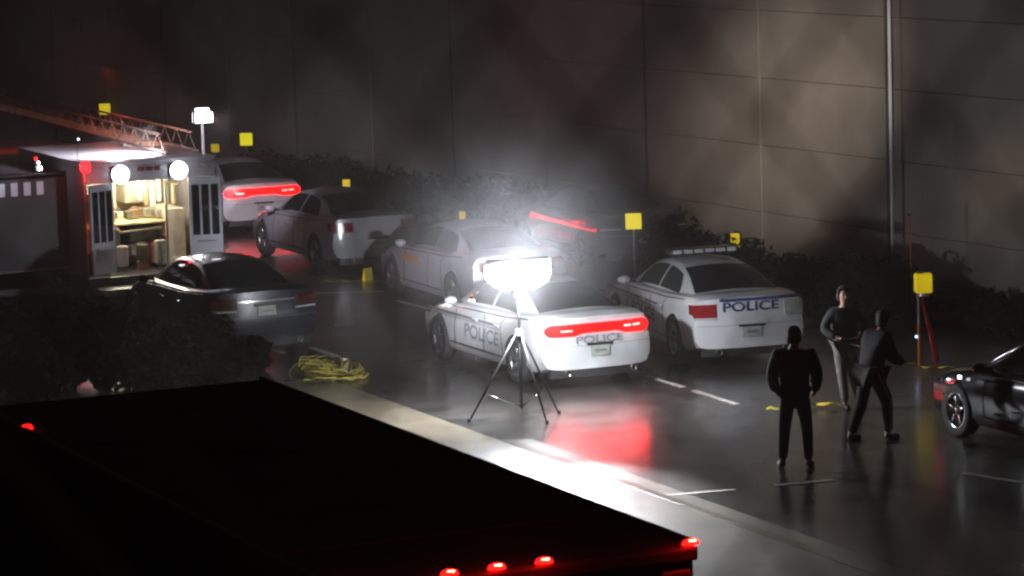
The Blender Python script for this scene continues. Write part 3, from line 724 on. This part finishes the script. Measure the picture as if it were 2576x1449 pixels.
for (px, py, m_, s_) in ((100, 423, 'whitebeacon', .075), (97, 409, 'whitebeacon', .04), (172, 441, 'whitebeacon', .07), (170, 428, 'whitebeacon', .035), (90, 399, 'redbeacon', .05), (186, 426, 'redbeacon', .05)):
    y, z = on_rear(px, py); B((.0, y, z), (.06, s_, s_), 'beacon', M[m_], tk, .015)
    MB().tube([(.03, y, 2.5), (.03, y, max(2.5, z))], .012, 5).build('beacon_stem', M['darkmetal'], tk)

# ------------------------------------------------------------------ near box truck: only its black roof and rear marker lamps show
ZR = 3.8
cr = at(1752, 1366, ZR); bt = thing('box_truck', 'box truck with plain black roof and red marker lamps along its rear edge', 'truck', (cr.x, cr.y, 0), R(90) - HD)
WR, LR = 2.42, 7.7
def T(c, d, name, m, bev=.03): return MB().box(c, d).build(name, m, bt, bevel=bev)
T((LR / 2, WR / 2, ZR - .04), (LR, WR, .08), 'roof', M['roofdark'])
T((LR / 2, WR / 2, 2.2), (LR - .02, WR - .02, 3.1), 'box_body', M['roofdark'])
for k in range(1, 7): T((LR * k / 7, WR / 2, ZR + .006), (.05, WR - .1, .012), 'roof_seam', M['roofdark'], .004)
T((LR * .62, WR * .55, ZR + .05), (.45, .45, .1), 'roof_vent', M['roofdark'], .02)
for y_ in (.02, WR - .02): T((LR / 2, y_, ZR + .012), (LR, .04, .025), 'roof_edge_rail', M['darkmetal'], .006)
edge = T((-.012, WR / 2, ZR - .06), (.035, WR, .09), 'rear_rail', mat('rail_red_brown', (.09, .03, .025), .4, .3))
T((LR + .9, WR / 2, 1.5), (1.7, 2.1, 2.0), 'cab', M['roofdark'], .2)
for x in (1.2, LR + .9):
    for y in (.3, WR - .3):
        ty = MB().lathe([(.28, -.14), (.42, -.15), (.46, -.1), (.46, .1), (.42, .15), (.28, .14)], 24).build('tyre', M['tyre'], bt, True, loc=(x, y, .46))
        MB().lathe([(.28, .12), (.2, .05), (.001, .1)], 20).build('rim', M['rim'], ty, True)
nr = Vector((math.sin(HD), math.cos(HD), 0)); lr = Vector((-math.cos(HD), math.sin(HD), 0)); c3 = Vector((cr.x, cr.y, 0))
def on_back(px, py):
    d = ray(px, py); tt = (c3 - Vector((0, 0, H))).dot(nr) / d.dot(nr); p = Vector((0, 0, H)) + d * tt; return (p - c3).dot(lr), p.z
for (px, py) in ((800, 1446), (1127, 1431), (1246, 1419), (1365, 1408), (1738, 1370)):
    y, z = on_back(px, py); y = min(max(y, .05), WR - .06)
    lm = MB().lathe([(.001, .034), (.02, .032), (.038, .022), (.045, .0), (.001, 0)], 16, 'z').build('marker_lamp', M['marker'], bt, True, loc=(-.02, y, ZR + .002)); lm.scale = (.8, 1.3, 1)
    MB().box((0, 0, 0), (.008, .034, .008)).build('filament', M['markerhot'], lm, loc=(-.03, 0, .026), rz=R(-12))
lm = MB().lathe([(.001, .034), (.02, .032), (.038, .022), (.045, .0), (.001, 0)], 16, 'z').build('marker_lamp', M['marker'], bt, True)
w = at(4, 1086, ZR); lm.location = ((w - c3).dot(nr), WR - .05, ZR + .002)
T((-.03, .16, 3.4), (.03, .2, .5), 'lamp_lit_corner', mat('brown_lamp_light', (.28, .13, .08), .5))  # brown patch painted for marker lamp light on the door corner

# ------------------------------------------------------------------ people
def person(label, loc, face, joints, top, legs, height=1.8, bulk=.022, hat=False, accent=None):
    """joints: overrides in person space (x right of the figure, y the way it faces, z up); face in degrees, 0 = looking away from us"""
    t = thing('person', label, 'person', loc, R(-face)); k = height / 1.8
    J = dict(pelvis=(0, 0, .98), waist=(0, .01, 1.12), chest=(0, .0, 1.34), neckb=(0, -.01, 1.50), neck=(0, .0, 1.57), jaw=(0, .025, 1.63), skull=(0, .01, 1.71), crown=(0, .0, 1.77))
    for s, n in ((1, 'r'), (-1, 'l')):
        J.update({'sh' + n: (s * .19, -.01, 1.45), 'el' + n: (s * .27, -.03, 1.17), 'wr' + n: (s * .27, .06, .93), 'pa' + n: (s * .265, .08, .87),
                  'hip' + n: (s * .09, 0, .93), 'kn' + n: (s * .11, .03, .52), 'an' + n: (s * .13, -.02, .09), 'heel' + n: (s * .135, -.05, .045), 'toe' + n: (s * .15, .16, .03)})
    J.update(joints)
    rad = dict(pelvis=.135, waist=.13, chest=.15, neckb=.09, neck=.055, jaw=.07, skull=.092, crown=.06, sh=.062, el=.044, wr=.03, pa=.032, hip=.09, kn=.062, an=.042, heel=.04, toe=.035)
    Ed = [('pelvis', 'waist'), ('waist', 'chest'), ('chest', 'neckb'), ('neckb', 'neck'), ('neck', 'jaw'), ('jaw', 'skull'), ('skull', 'crown')]
    for n in 'rl': Ed += [('chest', 'sh' + n), ('sh' + n, 'el' + n), ('el' + n, 'wr' + n), ('wr' + n, 'pa' + n), ('pelvis', 'hip' + n), ('hip' + n, 'kn' + n), ('kn' + n, 'an' + n), ('an' + n, 'heel' + n), ('heel' + n, 'toe' + n)]
    J2 = {a: Vector(b) for a, b in J.items()}; rr = {a: rad.get(a, rad.get(a[:-1], .05)) for a in J2}
    for n, s in (('r', 1), ('l', -1)):   # five bent fingers each
        d = (J2['pa' + n] - J2['wr' + n]).normalized(); side = Vector((0, 1, 0)) - d * d.y; side.normalize(); inw = Vector((-s, 0, 0))
        for q, (o_, ln) in enumerate(((-.03, .062), (-.01, .074), (.011, .078), (.03, .07))):
            a = J2['pa' + n] + side * o_ + d * .02; b = a + d * ln * .5 + inw * .006; c = b + (d * .7 + inw * .6).normalized() * ln * .5
            for nm, p in (('fa', a), ('fb', b), ('fc', c)): J2[f'{nm}{q}{n}'] = p; rr[f'{nm}{q}{n}'] = .009
            Ed += [('pa' + n, f'fa{q}{n}'), (f'fa{q}{n}', f'fb{q}{n}'), (f'fb{q}{n}', f'fc{q}{n}')]
        a = J2['wr' + n] + d * .03 + side * .03; b = a + (side + d).normalized() * .05; J2['ta' + n] = a; J2['tb' + n] = b; rr['ta' + n] = .012; rr['tb' + n] = .01
        Ed += [('wr' + n, 'ta' + n), ('ta' + n, 'tb' + n)]
    def skin(names, edges, grow, nm, mm, sub=1, sq=None):
        idx = {a: i for i, a in enumerate(names)}; me = bpy.data.meshes.new(nm)
        me.from_pydata([J2[a] * k for a in names], [(idx[a], idx[b]) for a, b in edges if a in idx and b in idx], [])
        o = bpy.data.objects.new(nm, me); COL.objects.link(o)
        m_ = o.modifiers.new('s', 'SKIN'); m_.use_smooth_shade = True
        for a, i in idx.items():
            sv = me.skin_vertices[0].data[i]; r0 = rr[a] * k + grow; sv.radius = (r0 * (1.15 if a in ('chest', 'waist', 'pelvis') else 1), r0 * (.8 if a in ('chest', 'waist') else 1)); sv.use_root = a == names[0]
        sd = o.modifiers.new('d', 'SUBSURF'); sd.levels = sd.render_levels = sub
        realise(o, nm)
        for mt in mm: o.data.materials.append(mt)
        o.parent = t; return o
    names = ['pelvis'] + [a for a in J2 if a != 'pelvis']
    b = skin(names, Ed, 0, 'body', [M['skin']])
    tors = ['pelvis', 'waist', 'chest', 'neckb'] + [a + n for n in 'rl' for a in ('sh', 'el', 'wr')]
    J2s = dict(J2); 
    skin(['waist', 'pelvis', 'chest', 'neckb'] + [a + n for n in 'rl' for a in ('sh', 'el', 'wr')], Ed, bulk, 'jacket', [top])
    skin(['pelvis'] + [a + n for n in 'rl' for a in ('hip', 'kn', 'an')], Ed, .016 + (bulk - .022) * .5, 'trousers', [legs])
    for n in 'rl':
        skin(['an' + n, 'heel' + n, 'toe' + n], Ed, .014, 'boot', [M['boots']])
    hr = MB().lathe([(.001, .115), (.05, .105), (.085, .07), (.1, .02), (.098, -.03), (.075, -.06)], 18, 'z'); hr.f = [f for f in hr.f if not (sum(hr.v[i][1] for i in f) / len(f) > .03 and sum(hr.v[i][2] for i in f) / len(f) < .06)]; hr = hr.warp(lambda p: Vector((p.x, p.y * 1.12 - .012, p.z + (-.06 if p.y < 0 else 0) * (p.z < .02)))).build('hair', M['hair'], t, True); hr.location = J2['skull'] * k + Vector((0, -.01, .01))
    MB().lathe([(.001, .03), (.012, .01), (.016, -.02), (.001, -.03)], 8, 'z').build('nose', M['skin'], b, True, loc=J2['jaw'] * k + Vector((0, .085, .045)))
    for s in (1, -1): MB().lathe([(.001, -.03), (.012, -.01), (.014, .02), (.001, .03)], 8, 'z').build('ear', M['skin'], b, True, loc=J2['skull'] * k + Vector((s * .096, 0, -.03)))
    for s in (1, -1): MB().lathe([(.001, -.008), (.009, 0), (.001, .008)], 8, 'z').build('eye', M['hair'], b, True, loc=J2['skull'] * k + Vector((s * .032, .088, -.01)))
    MB().tube([J2['waist'] * k + Vector((math.cos(a) * .165, math.sin(a) * .135, -.07)) for a in np.linspace(0, 6.28, 20)], .02, 6).build('belt', M['boots'], t)
    return t, J2, k
feet = at(2003, 1176)
person('person in dark coat and trousers seen from behind, feet apart, nearest to the camera', feet, 8,
       dict(shr=(.22, 0, 1.46), shl=(-.22, 0, 1.46), elr=(.29, .02, 1.18), ell=(-.29, .02, 1.18), wrr=(.25, .15, .96), wrl=(-.25, .15, .96), par=(.22, .2, .91), pal=(-.22, .2, .91), knr=(.14, .02, .52), knl=(-.14, .0, .52), anr=(.16, -.02, .09), anl=(-.17, -.02, .09), heelr=(.165, -.05, .045), heell=(-.175, -.05, .045), toer=(.2, .15, .03), toel=(-.22, .15, .03)),
       M['jacket'], M['trousers'], 1.84, bulk=.042)
feet = at(2128, 1030)
q, J2, k = person('person facing the camera in a dark top and pale khaki trousers, hands at the belt', feet, 172,
       dict(elr=(.33, .03, 1.2), ell=(-.33, .03, 1.2), wrr=(.16, .2, 1.1), wrl=(-.16, .2, 1.1), par=(.1, .22, 1.09), pal=(-.1, .22, 1.09), anr=(-.0, -.02, .09), heelr=(0, -.05, .045), toer=(0, .16, .03), knr=(.06, .05, .52), anl=(-.22, 0, .09), heell=(-.22, -.03, .045), toel=(-.26, .17, .03)),
       M['shirt'], M['khaki'], 1.76, bulk=.032)
feet = at(2192, 1108)
q, J2, k = person('person in dark clothes with pale trouser piping, leaning forward beside the khaki trousers', feet, 60,
       dict(waist=(0, .06, 1.1), chest=(0, .13, 1.3), neckb=(0, .18, 1.45), neck=(0, .21, 1.52), jaw=(0, .26, 1.57), skull=(0, .26, 1.65), crown=(0, .26, 1.72), shr=(.19, .14, 1.41), shl=(-.19, .14, 1.41), elr=(.25, .2, 1.13), ell=(-.26, .24, 1.13), wrr=(.2, .4, 1.06), wrl=(-.2, .42, 1.05), par=(.17, .47, 1.06), pal=(-.17, .49, 1.05),
            knr=(.1, .2, .54), anr=(.11, .2, .09), heelr=(.11, .17, .045), toer=(.13, .38, .03), knl=(-.12, -.06, .52), anl=(-.14, -.24, .09), heell=(-.14, -.27, .045), toel=(-.16, -.06, .03)),
       M['jacket'], M['trousers'], 1.80, bulk=.045)
for n, s in (('r', 1), ('l', -1)):
    MB().tube([(J2['hip' + n] + Vector((s * .1, 0, 0))) * k, (J2['kn' + n] + Vector((s * .08, 0, 0))) * k, (J2['an' + n] + Vector((s * .062, 0, .02))) * k], .009, 5).build('trouser_piping', M['stripe'], q)

# ------------------------------------------------------------------ chain-link fence the photograph is taken through
YF = 1.2; A_, B_ = .0626, .0764; kn = atD(2342, 282, YF)
fe = thing('chain_link_fence', 'blurred dark chain-link wires right in front of the camera, crossing the whole view', 'fence', (0, YF, 6.9))
fm = MB()
for i in range(-42, 32):
    pts = []
    for j in range(-14, 13):
        odd = (i + j) % 2; s_ = 1 if odd else -1
        pts.append((kn.x + (i + odd) * A_ / 2 - s_ * .0012, s_ * .002, kn.z + j * B_ / 2 - 6.9))
    fm.tube(pts, .0019, 6)
fm.build('wire_mesh', mat('fence_wire', (.34, .13, .06), .6, 0, var=.3, scale=60), fe, True)
zt_ = kn.z + 12 * B_ / 2 - 6.9; zb_ = kn.z - 14 * B_ / 2 - 6.9
MB().tube([(kn.x - 21 * A_, .02, zt_), (kn.x + 16 * A_, .02, zt_)], .02, 12).build('top_rail', M['darkmetal'], fe, True)
for x in (kn.x - 21 * A_, kn.x + 16 * A_): MB().tube([(x, .02, -6.9), (x, .02, zt_ + .05)], .03, 12).build('post', M['darkmetal'], fe, True)

# ------------------------------------------------------------------ haze, world, light
Xh = 84; hz = MB().box((0, 92, 4.0), (2 * Xh, 212, 10.4)).build('haze', None)
hm = bpy.data.materials.new('haze_air'); hm.use_nodes = True; nt = hm.node_tree; nt.nodes.remove(nt.nodes['Principled BSDF'])
pv = nt.nodes.new('ShaderNodeVolumePrincipled'); pv.inputs['Color'].default_value = (.95, .86, .78, 1); pv.inputs['Density'].default_value = .0024; pv.inputs['Anisotropy'].default_value = .0
nt.links.new(pv.outputs['Volume'], nt.nodes['Material Output'].inputs['Volume'])
hz.data.materials.clear(); hz.data.materials.append(hm); tag(hz, kind='stuff')
hz['label'] = 'pale night mist hanging over the whole parking lot'; hz['category'] = 'haze'

def mist(label, loc, rad, dens):  # local volume added to imitate the glare round a lamp
    mb = MB(); mb.lathe([(max(.001, math.sin(math.pi * i / 14)), -math.cos(math.pi * i / 14)) for i in range(15)], 24, 'z')
    o = mb.build('mist', None, loc=loc); o.scale = rad; o.data.materials.clear()
    m = bpy.data.materials.new('glare_mist_air'); m.use_nodes = True; n = m.node_tree; n.nodes.remove(n.nodes['Principled BSDF'])
    v = n.nodes.new('ShaderNodeVolumePrincipled'); v.inputs['Color'].default_value = (.9, .91, .95, 1)
    tc = n.nodes.new('ShaderNodeTexCoord'); gr = n.nodes.new('ShaderNodeTexGradient'); gr.gradient_type = 'QUADRATIC_SPHERE'
    mu = n.nodes.new('ShaderNodeMath'); mu.operation = 'MULTIPLY'; mu.inputs[1].default_value = dens
    n.links.new(tc.outputs['Object'], gr.inputs['Vector']); n.links.new(gr.outputs['Fac'], mu.inputs[0]); n.links.new(mu.outputs[0], v.inputs['Density'])
    n.links.new(v.outputs['Volume'], n.nodes['Material Output'].inputs['Volume']); o.data.materials.append(m)
    return tag(o, label, 'mist', kind='stuff')
mist('soft white mist added for the glare round and above the tripod floodlight', (P_WL.x, P_WL.y + .5, ZL_ + .55), (2.5, 1.5, 1.9), .095)
mist('faint mist added for the glare in front of the fire truck floodlights', ft.matrix_basis @ Vector((-.3, .05, 2.6)), (1.5, .9, .8), .12)

W = bpy.data.worlds.new('World'); scn.world = W; W.use_nodes = True; nt = W.node_tree; bg = nt.nodes['Background']
sky = nt.nodes.new('ShaderNodeTexSky'); sky.sky_type = 'NISHITA'; sky.sun_disc = False; sky.sun_elevation = R(2); sky.sun_rotation = R(150)
hs = nt.nodes.new('ShaderNodeHueSaturation'); hs.inputs['Saturation'].default_value = .3
mx = nt.nodes.new('ShaderNodeMixRGB'); mx.blend_type = 'MULTIPLY'; mx.inputs['Fac'].default_value = 1; mx.inputs['Color2'].default_value = (1, .62, .5, 1)
nt.links.new(sky.outputs['Color'], hs.inputs['Color']); nt.links.new(hs.outputs['Color'], mx.inputs['Color1']); nt.links.new(mx.outputs['Color'], bg.inputs['Color']); bg.inputs['Strength'].default_value = .0045
sl = bpy.data.lights.new('moon', 'SUN'); sl.energy = .004; sl.angle = R(.5); sl.color = (1, .85, .75); slo = bpy.data.objects.new('moon', sl); COL.objects.link(slo); slo.rotation_euler = (R(50), 0, R(150))

def point(name, loc, e, col=(1, 1, 1), soft=.1):
    l = bpy.data.lights.new(name, 'POINT'); l.energy = e; l.color = col; l.shadow_soft_size = soft
    o = bpy.data.objects.new(name, l); COL.objects.link(o); o.location = loc; return o
def spot(name, loc, tgt, e, size, blend, col, soft=.3):
    l = bpy.data.lights.new(name, 'SPOT'); l.energy = e; l.spot_size = R(size); l.spot_blend = blend; l.color = col; l.shadow_soft_size = soft
    o = bpy.data.objects.new(name, l); COL.objects.link(o); o.location = loc; o.rotation_euler = (Vector(tgt) - Vector(loc)).to_track_quat('-Z', 'Y').to_euler(); return o
spot('mast_added_spot', ft.matrix_basis @ Vector((.5, -.3, Zt + .6)), ft.matrix_basis @ Vector((1.0, .1, Zt)), 3600, 96, 1.0, (.93, .9, 1), .1)  # spot added beside the mast to whiten the roof
spot('mast_added_spot', ft.matrix_basis @ Vector((.45, -1.12, Zt + .85)), ft.matrix_basis @ Vector((7, -.8, Zt + .1)), 420, 50, .8, (1, .55, .4), .1)  # reddish spot added to brighten the ladder
spot('mast_added_spot', ft.matrix_basis @ Vector((.1, -1.3, Zt + .75)), (-5.0, 71.5, .8), 3600, 30, .8, (.95, .85, 1), .1)  # spot added to brighten the white car
wl = Vector((P_WL.x, P_WL.y, 0))
point('work_light_lamp', wl + Vector((.02, -.22, ZL_ - .07)), 1180, (.90, .94, 1), .07)
point('work_light_lamp', wl + Vector((0, .2, ZL_ - .09)), 950, (.86, .91, 1), .07)
for y in (.60, -.50): spot('scene_light_beam', ft.matrix_basis @ Vector((-.25, y, 2.5)), ft.matrix_basis @ Vector((-3, y, .9)), 60, 150, .5, (.9, .93, 1), .12)
point('added_roof_point', ft.matrix_basis @ Vector((.9, .35, Zt + .3)), 80, (.93, .9, 1), .1)  # point added over the roof for a white glow, no lamp there
point('cabin_lamp', ft.matrix_basis @ Vector((.7, 0, 2.3)), 90, (1, .86, .62), .12)
point('beacon_and_added_red', ft.matrix_basis @ Vector((-.15, 1.32, Zt)), 14, (1, .02, .02), .06)
point('beacon_and_added_red', ft.matrix_basis @ Vector((5, -.8, Zt + 1.3)), 50, (1, .12, .06), .1)  # red point added above the ladder, no beacon there
for (px, py) in ((800, 1446), (1127, 1431), (1246, 1419), (1365, 1408), (1738, 1370)):
    y, z = on_back(px, py); q_ = bt.matrix_basis @ Vector((-.1, min(max(y, .05), WR - .06), ZR + .1)); point('marker_glow', q_, 1.6, (1, .02, .01), .04)
spot('floodlight_beam', wl + Vector((-.15, .22, ZL_ - .09)), (-1.6, 55.5, .7), 2600, 34, .8, (.86, .9, 1), .07)  # extra spot added at the lamp to brighten the silver car
LS = Vector((3.0, 36, 12.5))  # unseen spots added above the view to light patches of the wall
spot('unseen_wall_spot', LS, onwall(1990, 290), 38000, 11.5, 1.0, (1, .86, .74))
spot('unseen_wall_spot', LS, onwall(1700, 260), 800, 30, 1.0, (1, .80, .62))
spot('unseen_wall_spot', LS, onwall(2530, 470), 6500, 6.5, 1.0, (1, .83, .68))

scn.render.engine = 'CYCLES'; scn.cycles.use_denoising = True; scn.cycles.pixel_filter_type = 'BLACKMAN_HARRIS'; scn.cycles.filter_width = 2.4
scn.cycles.max_bounces = 5; scn.cycles.volume_bounces = 0; scn.cycles.sample_clamp_indirect = 4; scn.cycles.use_light_tree = True
scn.view_settings.view_transform = 'Standard'; scn.view_settings.look = 'None'; scn.view_settings.exposure = 0; scn.view_settings.gamma = 1
